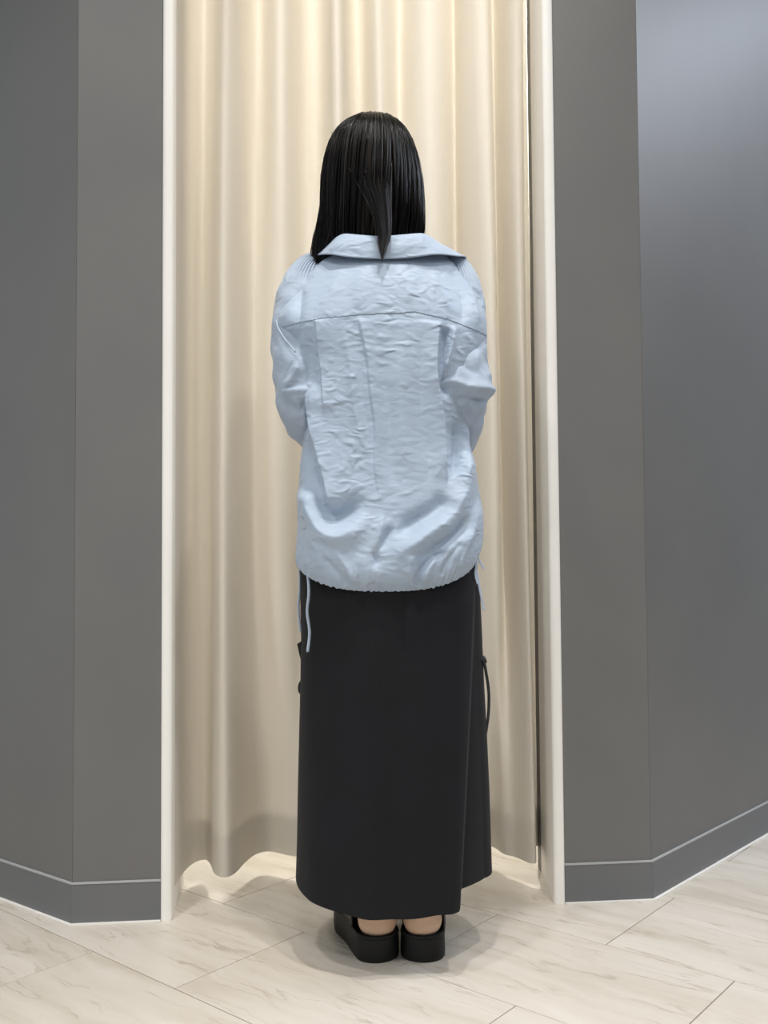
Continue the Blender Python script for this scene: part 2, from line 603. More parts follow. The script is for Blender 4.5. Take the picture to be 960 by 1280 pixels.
# control points: position across, forward offset near the top, at mid height and at the hem (metres)
CP = [(236.8, .17, .17, .17), (236.2, .13, .13, .13), (235.8, .09, .09, .085), (236.5, .05, .05, .04), (240, .015, .01, .00), (249, -.02, -.03, -.035), (258, -.005, -.01, -.03),
      (267, .00, .00, .02), (274, .04, .05, .07), (283, .09, .10, .098), (293, .095, .105, .102), (301, .05, .055, .075), (306, -.02, -.01, .00),
      (314, -.04, -.035, -.055), (326, -.035, -.02, -.075), (337, .01, .01, -.072), (349, .05, .03, -.06), (362, .055, .025, -.04), (372, -.01, -.01, -.02),
      (382, -.035, -.03, .00), (398, -.03, -.02, .01), (410, .02, .02, .03), (418, .065, .05, .04), (429, .07, .055, .04), (435, .00, .0, .01),
      (444, -.045, -.03, -.01), (458, -.05, -.03, -.01), (469, .02, .01, .02), (482, .06, .05, .04), (496, .01, .0, .01), (508, -.035, -.03, -.02),
      (522, .03, .02, .01), (540, .06, .05, .03), (556, .035, .035, .02), (567, .0, .0, -.01), (576, -.045, -.045, -.02), (583, .02, .01, -.03),
      (598, .06, .055, -.055), (612, .075, .07, -.06), (621, .06, .06, -.03), (626, .0, .01, .00), (633, -.05, -.045, .015), (640, .0, -.01, .03),
      (648, .055, .05, .075), (657, .075, .075, .10), (664, .05, .05, .085), (667, -.01, -.01, .02), (670, -.06, -.05, -.04), (680, -.065, -.06, -.05)]
CP = np.array(CP)
nS, nZ = 520, 70
ctrl = smooth_path(CP, nS)
for k in (1, 2, 3):
    ctrl[:, k] = gsmooth(ctrl[:, k], 6.0)
zz = 0.055 + (3.02 - 0.055) * np.linspace(0, 1, nZ) ** 1.25


def curtain_pts(z, inset=0.0):
    xr = (ctrl[:, 0] - 480) * 2.34 / F
    wt = sstep(1.2, 2.1, z)
    wb = 1 - sstep(0.05, 0.85, z)
    d = ctrl[:, 2] * (1 - wt) * (1 - wb) + ctrl[:, 1] * wt + ctrl[:, 3] * wb
    s = np.linspace(0, 1, nS)
    win = np.clip(np.minimum(s * 12 - 0.4, (1 - s) * 14), 0, 1)
    d = d + win * (0.006 * np.sin(s * 61 + z * 2.3) + 0.004 * np.sin(s * 37 - z * 3.1 + 1))
    d = d * np.where(d < 0, 1 + 0.5 * (1 - wb), 1 + 0.15 * win * (1 - wb))
    x = xr + win * 0.004 * np.sin(s * 23 + z * 1.7)
    y = CY(x) - d + inset
    return np.stack([x, y, np.full(nS, z)], -1)


cv = np.concatenate([curtain_pts(z) for z in zz])
curtain = mesh('curtain', cv, grid_faces(nZ, nS), MAT['curtain'])
curtain['label'] = 'floor length cream curtain in soft folds closing the fitting room opening'
curtain['category'] = 'curtain'
hz = np.linspace(0.055, 0.155, 8)
hem = mesh('hem', np.concatenate([curtain_pts(z, 0.004) for z in hz]), grid_faces(8, nS), MAT['curtain'], curtain)
hem['label'] = 'double layered bottom hem band'
rail = struct(tube('trim_3', [(-0.50, CY(-.5), 3.04), (0.40, CY(.4), 3.04)], 0.014, MAT['jamb']))

# ------------------------------------------------------------------ person
P0 = Vector((0.02, 1.98, 0.0))
person = bpy.data.objects.new('person', None)
C.objects.link(person)
person.location = P0
person['label'] = 'person seen from behind in a pale blue shirt, long charcoal skirt and black platform mules'
person['category'] = 'person'
person.empty_display_size = 0.2


def rebase(o, parent):
    """parent while keeping the world position of the mesh"""
    o.parent = parent
    o.matrix_parent_inverse = parent.matrix_world.inverted() if parent.type != 'EMPTY' else Matrix.Translation(-P0)
    return o


# ---- shirt body
NB, NF, NV = 330, 70, 330
rows = np.array([
    (306, 447, 513, 1.930), (313, 430, 535, 1.897), (320, 410, 556, 1.877), (330, 398, 567, 1.866), (342, 389, 574, 1.858),
    (358, 377, 585, 1.851), (380, 359, 598, 1.846), (397, 346, 606, 1.843), (408, 347, 607, 1.843), (424, 357, 607, 1.843), (440, 368, 603, 1.843),
    (470, 374, 594, 1.843), (490, 378, 588, 1.845), (520, 383, 584, 1.847), (550, 379, 585, 1.848), (580, 375, 590, 1.846),
    (620, 374, 599, 1.836), (650, 373, 603, 1.826), (672, 372, 603, 1.820), (688, 371, 600, 1.824), (697, 371, 595, 1.838), (702, 372, 591, 1.856)], float)
pyS = np.interp(np.linspace(0, 1, NV), np.linspace(0, 1, NV), np.linspace(306, 702, NV))
XL = gsmooth(np.interp(pyS, rows[:, 0], rows[:, 1]), 4)
XR = gsmooth(np.interp(pyS, rows[:, 0], rows[:, 2]), 4)
YB = gsmooth(np.interp(pyS, rows[:, 0], rows[:, 3]), 5)
YC = 1.975
sl = at(XL, pyS, np.full(NV, YC))
sr = at(XR, pyS, np.full(NV, YC))
pyB = pyS + 37 * sstep(430, 702, pyS) ** 1.5
zS = (sl[:, 2] + sr[:, 2]) / 2
zB = CAMH + (690 - pyB) * YB / F
th = np.concatenate([np.linspace(math.pi, 2 * math.pi, NB, endpoint=False), np.linspace(0, math.pi, NF, endpoint=False)])
# even spacing in x on the back
nexp = 2.35
V = np.zeros((NV, NB + NF, 3))
bw = np.zeros((NV, NB + NF))
for i in range(NV):
    ax = (sr[i, 0] - sl[i, 0]) / 2
    cx = (sr[i, 0] + sl[i, 0]) / 2
    c_, s_ = np.cos(th), np.sin(th)
    ex = 2.0 + 0.7 * sstep(330, 420, pyS[i])
    X = cx + ax * np.sign(c_) * np.abs(c_) ** (2 / ex)
    db = YC - YB[i]
    df = min(0.125, db * 1.0)
    Y = YC + np.where(s_ < 0, db, df) * np.sign(s_) * np.abs(s_) ** (2 / ex)
    wb = np.where(s_ < 0, np.abs(s_) ** 1.4, 0)
    Z = zS[i] + (zB[i] - zS[i]) * wb
    # the shirt front opens below the throat
    V[i, :, 0], V[i, :, 1], V[i, :, 2] = X, Y, Z
    bw[i] = np.where(s_ < 0, np.minimum(1, np.abs(s_) * 1.6), 0)

# folds of the back, in photograph coordinates and metres of relief
FOLDS = [
    # centre pleat and left pleat
    ('s', [(450, 396), (454, 430), (461, 480), (467, 540), (471, 600), (475, 650)], 10, 0.0042, -1, (0.02, 0.35)),
    ('r', [(444, 400), (450, 460), (458, 530), (465, 600)], 6, -0.0012, (0.02, 0.4)),
    ('s', [(392, 400), (396, 430), (401, 470), (406, 505), (410, 530)], 10, 0.005, -1, (0.02, 0.3)),
    ('r', [(386, 408), (391, 450), (398, 500)], 6, -0.003, (0.1, 0.4)),
    # right pleat next to the armhole
    ('s', [(549, 402), (548, 440), (552, 500), (556, 560), (562, 612)], 14, 0.012, 1, (0.03, 0.2)),
    ('r', [(556, 408), (556, 450), (558, 500)], 6, -0.012, (0.1, 0.2)),
    ('r', [(565, 404), (566, 430), (560, 460), (552, 482)], 4, 0.009, (0.15, 0.3)),
    # left edge of the back panel against the recessed side
    ('s', [(380, 462), (386, 500), (393, 545), (402, 590), (414, 645)], 20, 0.020, -1, (0.25, 0.15)),
    ('r', [(381, 540), (390, 590), (402, 628)], 12, -0.016, (0.3, 0.3)),
    # big U shaped drape at the lower left
    ('r', [(377, 600), (388, 640), (405, 664), (428, 670), (448, 655), (458, 628)], 15, 0.017, (0.15, 0.35)),
    ('r', [(392, 612), (404, 634), (420, 645), (440, 638), (450, 615)], 11, -0.014, (0.2, 0.3)),
    ('r', [(385, 660), (400, 690), (420, 712)], 12, 0.006),
    ('r', [(405, 690), (418, 712), (432, 732)], 5, -0.006, (0.3, 0.1)),
    ('r', [(420, 686), (430, 706), (440, 732)], 5, 0.005, (0.3, 0.1)),
    # centre puff between the drapes
    ('r', [(478, 640), (474, 670), (468, 700)], 7, 0.008),
    ('r', [(494, 652), (478, 676), (469, 694), (472, 716)], 6, -0.009, (0.25, 0.2)),
    # long diagonal drapes at the lower right
    ('r', [(590, 556), (584, 600), (566, 640), (536, 668), (500, 690), (484, 704)], 13, 0.017, (0.15, 0.25)),
    ('r', [(566, 616), (548, 640), (520, 656), (490, 668)], 13, -0.013, (0.2, 0.3)),
    ('r', [(600, 622), (588, 660), (566, 690), (548, 705)], 10, 0.008, (0.2, 0.3)),
    ('r', [(582, 640), (566, 668), (540, 688), (516, 702)], 7, -0.010, (0.2, 0.3)),
    ('r', [(560, 690), (536, 700), (522, 716), (520, 732)], 5, -0.009, (0.2, 0.1)),
    ('r', [(545, 694), (534, 712), (532, 728)], 5, 0.006, (0.2, 0.1)),
    ('r', [(576, 676), (560, 700), (552, 722)], 5, -0.006, (0.2, 0.1)),
    ('r', [(516, 690), (512, 712), (518, 734)], 6, 0.006, (0.2, 0.1)),
    ('r', [(588, 660), (580, 690), (574, 712)], 4, 0.004, (0.2, 0.1)),
    # deep hollow under the right arm
    ('r', [(566, 520), (570, 560), (570, 600)], 9, -0.012, (0.3, 0.3)),
    ('r', [(580, 520), (584, 560), (578, 610)], 7, 0.010, (0.3, 0.3)),
    # left shoulder overhang, soft roll
    ('r', [(392, 335), (378, 362), (372, 400), (372, 440)], 6, -0.008, (0.2, 0.2)),
    ('r', [(400, 332), (386, 352), (380, 372)], 6, 0.005, (0.2, 0.4)),
    ('r', [(384, 345), (366, 378), (352, 402)], 7, 0.005, (0.2, 0.3)),
    # right shoulder roll
    ('r', [(560, 330), (574, 360), (578, 388), (572, 410)], 7, -0.006, (0.2, 0.3)),
    ('r', [(566, 326), (584, 356), (594, 390), (598, 420)], 7, 0.006, (0.2, 0.3)),
    # stretch lines under the collar
    ('r', [(430, 330), (418, 352), (398, 392)], 8, 0.003),
    ('r', [(536, 330), (552, 362), (562, 392)], 6, 0.004),
    ('r', [(505, 335), (512, 362), (508, 388)], 8, 0.0025),
    ('r', [(455, 335), (448, 360), (452, 388)], 9, 0.0025),
    ('r', [(430, 400), (436, 450), (446, 520), (452, 580)], 6, 0.003),
    ('r', [(500, 400), (500, 460), (506, 540), (520, 620)], 10, 0.004),
    ('r', [(525, 400), (527, 470), (532, 560), (540, 620)], 9, -0.004),
    ('r', [(474, 420), (484, 520), (494, 600), (512, 640)], 8, -0.003),
]
frng = random.Random(5)
for k in range(150):                           # small crinkles of the washed cotton
    x0, y0 = frng.uniform(385, 570), frng.uniform(334, 660)
    ln = frng.uniform(7, 22)
    an = frng.gauss(0.28, 0.45) * frng.choice((1, 1, -1))
    FOLDS.append(('r', [(x0, y0), (x0 + ln * .5 * math.cos(an), y0 + ln * .5 * math.sin(an) + frng.uniform(-1.5, 1.5)),
                        (x0 + ln * math.cos(an), y0 + ln * math.sin(an))], frng.uniform(1.6, 4.0), frng.choice((1, 1, -1)) * frng.uniform(.0003, .0009)))

GX = np.arange(330, 622, 1.0)
GY = np.arange(296, 750, 1.0)
gx, gy = np.meshgrid(GX, GY)


def bake(folds):
    return field(gx, gy, folds)


def sample(img, x, y):
    fx = np.clip(x - GX[0], 0, len(GX) - 1.001)
    fy = np.clip(y - GY[0], 0, len(GY) - 1.001)
    ix, iy = fx.astype(int), fy.astype(int)
    u, v = fx - ix, fy - iy
    return (img[iy, ix] * (1 - u) * (1 - v) + img[iy, ix + 1] * u * (1 - v) + img[iy + 1, ix] * (1 - u) * v + img[iy + 1, ix + 1] * u * v)


relief = bake(FOLDS)
fl_ = V.reshape(-1, 3)
px, py = pix(fl_)
hgt = sample(relief, px, py).reshape(NV, -1) * 1.4
# gathers above the elastic hem
vv = np.linspace(0, 1, NV)[:, None]
ss = np.cumsum(np.r_[0, np.hypot(*np.diff(V[-1, :, :2], axis=0).T)])[None, :]
gat = np.sin(ss * 520 + 3.0 * np.sin(ss * 31)) * 0.55 + np.sin(ss * 290 + 1.3 + 2 * np.sin(ss * 13)) * 0.45
hgt_all = gat * 0.0036 * np.exp(-((1 - vv) / 0.045) ** 1.5) * (0.15 + 0.85 * np.sin(ss * 19 + .6) ** 4)
nrm = np.stack([np.cos(th) * 0.35 * np.ones((NV, 1)), np.sin(th) * np.ones((NV, 1)), np.zeros((NV, NB + NF))], -1)
nrm /= np.linalg.norm(nrm, axis=-1, keepdims=True)
V += nrm * (hgt * bw + hgt_all)[..., None]
# crumpled edge of the hem
V[-1, :, 2] += (0.0010 * np.sin(ss[0] * 610 + 3 * np.sin(ss[0] * 17)) + 0.0008 * np.sin(ss[0] * 371 + 1)) * (0.3 + 0.7 * np.sin(ss[0] * 29 + .6) ** 2)

faces = grid_faces(NV, NB + NF, True)
px, py = pix(V.reshape(-1, 3))
seam = np.interp(px, [345, 372, 400, 450, 520, 560, 590, 607], [412, 405, 399, 394, 391, 400, 412, 420])
isback = np.tile(th > math.pi - 1e-6, (NV, 1)).ravel()
above = (py < seam) & isback
fa = above[faces].all(axis=1)
shirt = rebase(mesh('shirt', V.reshape(-1, 3), faces[~fa] if False else faces, MAT['shirt']), person)
shirt['label'] = 'pale blue crinkled cotton shirt with drop shoulders and gathered hem'
solidify(shirt, 0.0012, -1)


def compact(verts, faces):
    idx = np.unique(faces)
    mp = np.full(len(verts), -1)
    mp[idx] = np.arange(len(idx))
    return verts[idx], mp[faces]


# ---- yoke: its own layer of cloth over the shoulders, lower edge on the seam line
yv = V + nrm * 0.0009
yvf, yf = compact(yv.reshape(-1, 3), faces[fa & (pix(V.reshape(-1, 3))[1][faces].min(axis=1) > 312)])
yoke = rebase(mesh('yoke', yvf, yf, MAT['shirt']), shirt)
solidify(yoke, 0.0008, -1)


# ---- sleeves
def sleeve(ctr, folds, label, ribs, side):
    ctr = np.array(ctr, float)
    p3 = at(ctr[:, 0], ctr[:, 1], ctr[:, 2])
    full = smooth_path(np.c_[p3, ctr[:, 3]], 190)
    pts, r = full[:, :3], full[:, 3]
    nT = 300
    vs = np.zeros((len(pts), nT, 3))
    s = np.array([1.0, 0, 0])
    ph = np.linspace(0, 2 * math.pi, nT, endpoint=False)
    nr = np.zeros_like(vs)
    for i in range(len(pts)):
        t = pts[min(i + 1, len(pts) - 1)] - pts[max(i - 1, 0)]
        t /= np.linalg.norm(t)
        s = s - t * (s @ t)
        s /= np.linalg.norm(s)
        bb_ = np.cross(t, s)
        n_ = np.outer(np.cos(ph), s) + np.outer(np.sin(ph), bb_)
        nr[i] = n_
        vs[i] = pts[i] + n_ * r[i]
    u = np.linspace(0, 1, len(pts))[:, None]
    px_, py_ = pix(vs.reshape(-1, 3))
    hf = sample(bake(folds), px_, py_).reshape(len(pts), nT)
    face = np.clip(-nr[..., 1] * 1.5 + 0.5, 0, 1)
    wr = 0.0022 * np.sin(ph * 3 + u * 40) * np.sin(u * 33 + ph) + 0.0016 * np.sin(ph * 5 - u * 57 + 1)
    rb = 0.0022 * np.sin(ph * 44 + 2 * u) * (1 - sstep(0.13, 0.24, u)) * ribs
    cuff = 0.004 * sstep(0.93, 0.95, u) - 0.002 * np.sin(ph * 40) * sstep(0.86, 0.93, u) * (1 - sstep(0.93, 0.95, u))
    vs += nr * (hf * face + wr * sstep(0.12, 0.3, u) + rb + cuff)[..., None]
    # close the top of the sleeve into a shoulder cap
    cap = []
    for k in range(8):
        a_ = (k + 1) / 8 * math.pi / 2
        cap.append(pts[0] + (vs[0] - pts[0]) * math.cos(a_) + np.array([0, 0, 1]) * r[0] * 0.55 * math.sin(a_))
    allv = np.concatenate([np.array(cap[::-1]), vs])
    o = rebase(mesh('sleeve', allv.reshape(-1, 3), grid_faces(len(allv), nT, True), MAT['sleeve']), shirt)
    o['label'] = label
    solidify(o, 0.001, -1)
    return o


sleeve([(400, 327, 1.995, .020), (389, 338, 1.992, .034), (380, 362, 1.982, .048), (375, 395, 1.97, .055), (376, 440, 1.955, .060), (380, 475, 1.945, .061), (385, 505, 1.955, .062),
        (397, 530, 1.985, .057), (412, 555, 2.05, .044), (440, 580, 2.125, .034), (458, 590, 2.16, .031)],
       [('s', [(353, 488), (370, 486), (390, 482)], 12, 0.012, 1, (0.05, 0.1)),
        ('r', [(353, 490), (366, 470), (374, 450)], 5, 0.008),
        ('r', [(356, 495), (372, 506), (382, 528), (371, 548)], 4, 0.006),
        ('r', [(380, 500), (376, 520)], 7, -0.008),
        ('r', [(370, 448), (356, 470), (350, 492)], 3, -0.004),
        ('r', [(348, 500), (360, 535), (376, 565)], 3, 0.004)],
       'sheer sleeve with pintucked shoulder gathers', 1.0, -1)
sleeve([(558, 327, 1.995, .020), (567, 338, 1.992, .034), (573, 362, 1.982, .046), (575, 395, 1.97, .053), (573, 430, 1.955, .057), (573, 462, 1.94, .062), (574, 484, 1.935, .066), (574, 496, 1.94, .060),
        (573, 515, 1.96, .052), (571, 535, 1.99, .050), (556, 562, 2.06, .043), (530, 584, 2.13, .034), (512, 592, 2.16, .031)],
       [('r', [(548, 484), (566, 478), (584, 484), (604, 486), (618, 488)], 7, 0.012, (0.1, 0.02)),
        ('r', [(560, 500), (580, 497), (600, 498), (612, 494)], 6, -0.010),
        ('r', [(572, 425), (580, 455), (596, 470)], 5, -0.005),
        ('r', [(600, 430), (596, 456), (606, 480)], 4, 0.004),
        ('r', [(600, 520), (590, 548), (584, 572)], 4, 0.005),
        ('r', [(580, 500), (588, 530)], 5, -0.005)],
       'sheer sleeve pushed into a fold at the elbow', 0.6, 1)

# piped edge of the dropped left shoulder and of the right armhole
yk = 1.852
tube_pts = smooth_path([at1(345, 396, 1.935), at1(347, 408, 1.912), at1(354, 421, 1.89), at1(363, 432, 1.876), at1(369, 440, 1.868)], 14)
rebase(tube('armhole_piping', tube_pts, 0.0018, MAT['shirt'], n=6), shirt)

# ---- collar
nC = 120
topc = [(466, 352, 2.085), (440, 318, 2.05), (427, 303, 1.985), (424, 298, 1.935), (430, 293, 1.903), (452, 294.5, 1.886), (478, 296, 1.880), (503, 294, 1.884), (527, 292.5, 1.900),
        (536, 298, 1.935), (536, 306, 1.985), (522, 320, 2.05), (500, 352, 2.085)]
botc = [(436, 372, 2.115), (405, 338, 2.08), (395, 322, 2.00), (399, 318.5, 1.945), (414, 318, 1.890), (440, 321.5, 1.872), (478, 323.5, 1.868), (512, 322, 1.870), (545, 318, 1.880),
        (571, 320, 1.930), (583, 323, 1.985), (568, 342, 2.08), (528, 372, 2.115)]
topR = smooth_path([at1(*p) for p in topc], nC)
botR = smooth_path([at1(*p) for p in botc], nC)
cen = np.array([0.0, 1.975, 0])
inward = (cen - topR) * np.array([1, 1, 0])
inward /= np.linalg.norm(inward, axis=1, keepdims=True)
inn = topR - np.array([0, 0, 0.042]) + inward * 0.004
layers = []
for t in np.linspace(0, 1, 6):                                    # stand
    layers.append(inn * (1 - t) + (topR + inward * 0.004) * t)
uu = np.linspace(0, 1, nC)
for t in np.linspace(0.0, 1, 18):                                 # fall, with a rolled top edge
    p = topR * (1 - t) + botR * t
    p = p - inward * 0.005 * math.sin(math.pi * min(1, t + .08)) - inward * (0.0012 * np.sin(uu * 31 + t * 5) * math.sin(math.pi * t))[:, None]
    p[:, 2] += 0.002 * math.sin(math.pi * min(1, t * 3)) * (t < .34)
    layers.append(p)
collar = rebase(mesh('collar', np.concatenate(layers), grid_faces(len(layers), nC), MAT['shirt']), shirt)
collar['label'] = 'turned down shirt collar'
solidify(collar, 0.0022, 0)


# ---- drawstrings at the side hems
def cord(pts, r):
    o = rebase(tube('drawstring', smooth_path([at1(*p) for p in pts], 26), r, MAT['cord'], n=8, flat=0.45), shirt)
    return o


cord([(374, 698, 1.965), (375, 730, 1.96), (373, 760, 1.957), (376, 790, 1.957)], 0.0034)
cord([(381, 700, 1.90), (385, 722, 1.893), (386, 742, 1.888), (384, 765, 1.885), (387, 790, 1.885), (384.5, 815, 1.883)], 0.0036)
cord([(592, 692, 1.945), (596, 715, 1.94), (600, 738, 1.936), (605, 763, 1.934)], 0.0032)
cord([(595, 688, 1.95), (599, 700, 1.95), (605, 711, 1.95)], 0.0030)
cord([(590, 690, 1.94), (596, 702, 1.93), (594, 716, 1.925), (597, 730, 1.925)], 0.0026)

# ---- skirt
NT, NZ = 420, 220
tt = np.linspace(0, 2 * math.pi, NT, endpoint=False)
tz_ = np.linspace(0, 1, NZ)
SK = np.array([(690, 380, 590, .122), (720, 376, 595, .128), (760, 377, 599, .136), (800, 378, 601, .142), (860, 377, 603.5, .148),
               (920, 375.5, 607, .153), (980, 374, 610, .158), (1040, 373, 612, .163), (1085, 371.5, 613.5, .166)], float)
pz = np.linspace(690, 1085, NZ)
kl = at(np.interp(pz, SK[:, 0], SK[:, 1]), pz, np.full(NZ, 1.985))
kr = at(np.interp(pz, SK[:, 0], SK[:, 2]), pz, np.full(NZ, 1.985))
kd = np.interp(pz, SK[:, 0], SK[:, 3])
SV = np.zeros((NZ, NT, 3))
for i in range(NZ):
    v = tz_[i]
    ax, cx = (kr[i, 0] - kl[i, 0]) / 2, (kr[i, 0] + kl[i, 0]) / 2
    c_, s_ = np.cos(tt), np.sin(tt)
    X = cx + ax * np.sign(c_) * np.abs(c_) ** (2 / 2.2)
    bk = np.clip(-s_, 0, 1)
    Y = 1.985 + kd[i] * np.sign(s_) * np.abs(s_) ** (2 / 2.2)
    pxx = 480 + F * X / np.maximum(Y, 1) - (690 - (690 + 0)) * 0
    # image column of the fold edge runs from the waist to the slit
    edge = (594 - 20 * v ** 1.2)
    pcol = 480 + F * X / Y + 4 * v
    right = sstep(-2.0, 2.5, pcol - edge) * (bk > 0)
    depth_step = (0.006 + 0.026 * v ** 1.3)
    Y = Y + right * depth_step * np.minimum(1, bk * 2.2)
    Y = Y - 0.010 * np.exp(-((pcol - edge + 9) / 12) ** 2) * bk * (1 - right) * (0.4 + 0.6 * v)
    # soft vertical drapes
    Y = Y - bk * (0.004 * np.sin(pcol * 0.058 + 0.6) + 0.003 * np.sin(pcol * 0.11 + v * 1.2)) * (0.3 + 0.7 * v)
    Y = Y - bk * 0.007 * v * np.exp(-((pcol - 385 - 6 * v) / 9) ** 2)
    Y = Y + bk * 0.0025 * np.exp(-((pcol - 505) / 1.6) ** 2) * (1 - sstep(0.25, 0.36, v))
    hemz = 0.149 - 0.030 * bk ** 0.9 - 0.004 * np.exp(-((pcol - 490) / 45) ** 2) * bk
    hemz = hemz + right * (0.151 - hemz)
    ztop = kl[0, 2] - 0.0 + 0.02
    Z = ztop + (hemz - ztop) * v
    SV[i, :, 0], SV[i, :, 1], SV[i, :, 2] = X, Y, Z
skirt = rebase(mesh('skirt', SV.reshape(-1, 3), grid_faces(NZ, NT, True)[:, ::-1], MAT['skirt']), person)
skirt['label'] = 'long charcoal column skirt with side slit'
solidify(skirt, 0.002, -1)
# waistband under the shirt
wl = kl[0, 2] + 0.02
wbv = []
for z in np.linspace(wl - 0.01, wl + 0.16, 10):
    k = (z - wl) / 0.16
    ax = 0.166 - 0.030 * max(k, 0)
    wbv.append(np.stack([0.013 + ax * np.cos(tt[::6]), 1.985 + (0.118 - 0.016 * k) * np.sin(tt[::6]), np.full(len(tt[::6]), z)], -1))
rebase(mesh('waistband', np.concatenate(wbv), grid_faces(10, len(tt[::6]), True)[:, ::-1], MAT['skirt']), skirt)
# cargo pocket corner on the left, buckle tape on the right
pk = [at1(379, 800, 1.95), at1(371, 805, 1.965), at1(374.5, 820, 1.97), at1(379, 838, 1.965)]
pk2 = [p + np.array([0.004, 0.05, 0.0]) for p in pk]
rebase(bevel(mesh('pocket_flap', pk + pk2, [(0, 1, 2, 3), (7, 6, 5, 4), (0, 4, 5, 1), (1, 5, 6, 2), (2, 6, 7, 3), (3, 7, 4, 0)], MAT['skirt'], smooth=False), 0.0015), skirt)
rebase(tube('side_loop', smooth_path([at1(378, 850, 1.97), at1(374.5, 856, 1.97), at1(374.5, 864, 1.97), at1(378, 868, 1.97)], 10), 0.003, MAT['skirt_trim'], n=8), skirt)
st = smooth_path([at1(600, 822, 1.955), at1(604, 825, 1.955), at1(608, 843, 1.965), at1(611, 866, 1.97), at1(610.5, 892, 1.97), at1(607, 918, 1.965)], 26)
strap = rebase(tube('side_tape', st, 0.0045, MAT['skirt_trim'], n=8, flat=0.5), skirt)
strap['label'] = 'thin black tape bowing away from the skirt'
rebase(tube('tape_tab', smooth_path([at1(599, 822, 1.955), at1(604, 823, 1.955), at1(606, 829, 1.955)], 8), 0.0065, MAT['skirt_trim'], n=10, flat=0.6), skirt)


# ---- shoes
def foot_half(s):
    """half width of the sole, outer and inner, along s = 0 heel .. 1 toe"""
    s = np.asarray(s, float)
    xs = [0.17, .30, .45, .60, .72, .82]
    o_ = np.interp(s, xs, [.0445, .0440, .0420, .0440, .0470, .0450])
    i_ = np.interp(s, xs, [.0445, .0410, .0350, .0390, .0440, .0430])
    k = np.sqrt(np.clip(1 - (np.clip(0.17 - s, 0, None) / 0.17) ** 2.3, 0, 1)) * np.sqrt(np.clip(1 - (np.clip(s - 0.74, 0, None) / 0.26) ** 2.2, 0, 1))
    return o_ * k, i_ * k


def shoe(heel, ang, outer, label):
    """heel = rear-most floor point, ang = direction the foot points, outer = sign of the outer side"""
    L = 0.243
    d = np.array([math.sin(ang), math.cos(ang)])
    q = np.array([math.cos(ang), -math.sin(ang)]) * outer
    root = bpy.data.objects.new('shoe', None)
    s = (1 - np.cos(np.linspace(0, math.pi, 64))) / 2
    ho, hi = foot_half(s)
    out = np.concatenate([np.stack([s * L, ho], -1), np.stack([s[::-1] * L, -hi[::-1]], -1)[1:-1]])
    n = len(out)
    ring = []
    levels = [(0.0, 0.94, 0), (0.003, 0.985, 0.0), (0.012, 1.0, 0), (0.032, 0.99, 0), (0.044, 0.98, 0), (0.0475, 0.965, 0),
              (0.0480, 0.93, 0), (0.0486, 0.99, 0), (0.0520, 1.0, 0), (0.0555, 0.985, 0), (0.0565, 0.95, 0), (0.0530, 0.90, 0)]
    cen = np.array([L * 0.48, 0])
    for z, k, dz in levels:
        p = (out - cen) * np.array([1 - (1 - k) * 0.36, k]) + cen
        toe = np.clip((p[:, 0] / L - 0.7) / 0.3, 0, 1)
        zz_ = z * 0.93 + (0.012 * toe ** 2 if z < 0.02 else 0.004 * toe ** 2)
        w3 = np.array(heel)[None, :] + p[:, :1] * d + p[:, 1:] * q
        ring.append(np.c_[w3, zz_ * np.ones(n)])
    vs = np.concatenate(ring)
    fc = [tuple(f) for f in grid_faces(len(ring), n, True)]
    fc += [tuple(range(n)), tuple(range((len(ring) - 1) * n, len(ring) * n))]
    if outer < 0:
        pass
    sole = rebase(mesh('shoe', vs, fc, MAT['shoe']), person)
    bm = bmesh.new()
    bm.from_mesh(sole.data)
    bmesh.ops.recalc_face_normals(bm, faces=bm.faces)
    bm.to_mesh(sole.data)
    bm.free()
    sole['label'] = label
    sp = sole.modifiers.new('split', 'EDGE_SPLIT')
    sp.split_angle = math.radians(60)
    # vamp: arched cover of the forefoot, open at heel and instep
    su = np.linspace(0, 1, 30)
    na = 28
    uv = []
    for u in su:
        sv = 0.27 + 0.71 * u
        o_, i_ = foot_half(sv)
        hgt_ = 0.058 * (1 - u) ** 0.75 + 0.020 + 0.012 * math.sin(u * math.pi)
        hgt_ *= math.sqrt(max(0.02, 1 - max(0, (u - 0.80) / 0.205) ** 2))
        row = []
        for k in range(na + 1):
            a_ = math.pi * k / na
            lat = math.cos(a_)
            up = math.sin(a_) ** 0.75
            hw = o_ if lat > 0 else i_
            back_open = (1 - u) * 0.055 * (math.sin(a_)) ** 1.2     # throat line curves forward over the instep
            p = np.array(heel) + d * (sv * L + back_open) + q * lat * hw * 0.95
            row.append((p[0], p[1], 0.049 + hgt_ * up))
        uv.append(row)
    upper = rebase(mesh('upper', np.array(uv).reshape(-1, 3), grid_faces(30, na + 1), MAT['shoe_upper']), sole)
    upper['label'] = 'glossy black vamp'
    solidify(upper, 0.003, 0)
    return sole


AL, AR = math.radians(-19), math.radians(3)
HL, HR = (-0.0075, 1.905), (0.0690, 1.904)
shoe(HL, AL, -1, 'black platform mule turned outward, left foot')
shoe(HR, AR, 1, 'black platform mule pointing straight ahead, right foot')

# ---- body: one continuous surface
bm = bmesh.new()


def ball(c, r, seg=16):
    m4 = Matrix.Translation(Vector(c)) @ Matrix.Diagonal((r[0], r[1], r[2], 1))
    bmesh.ops.create_uvsphere(bm, u_segments=seg, v_segments=12, radius=1.0, matrix=m4)


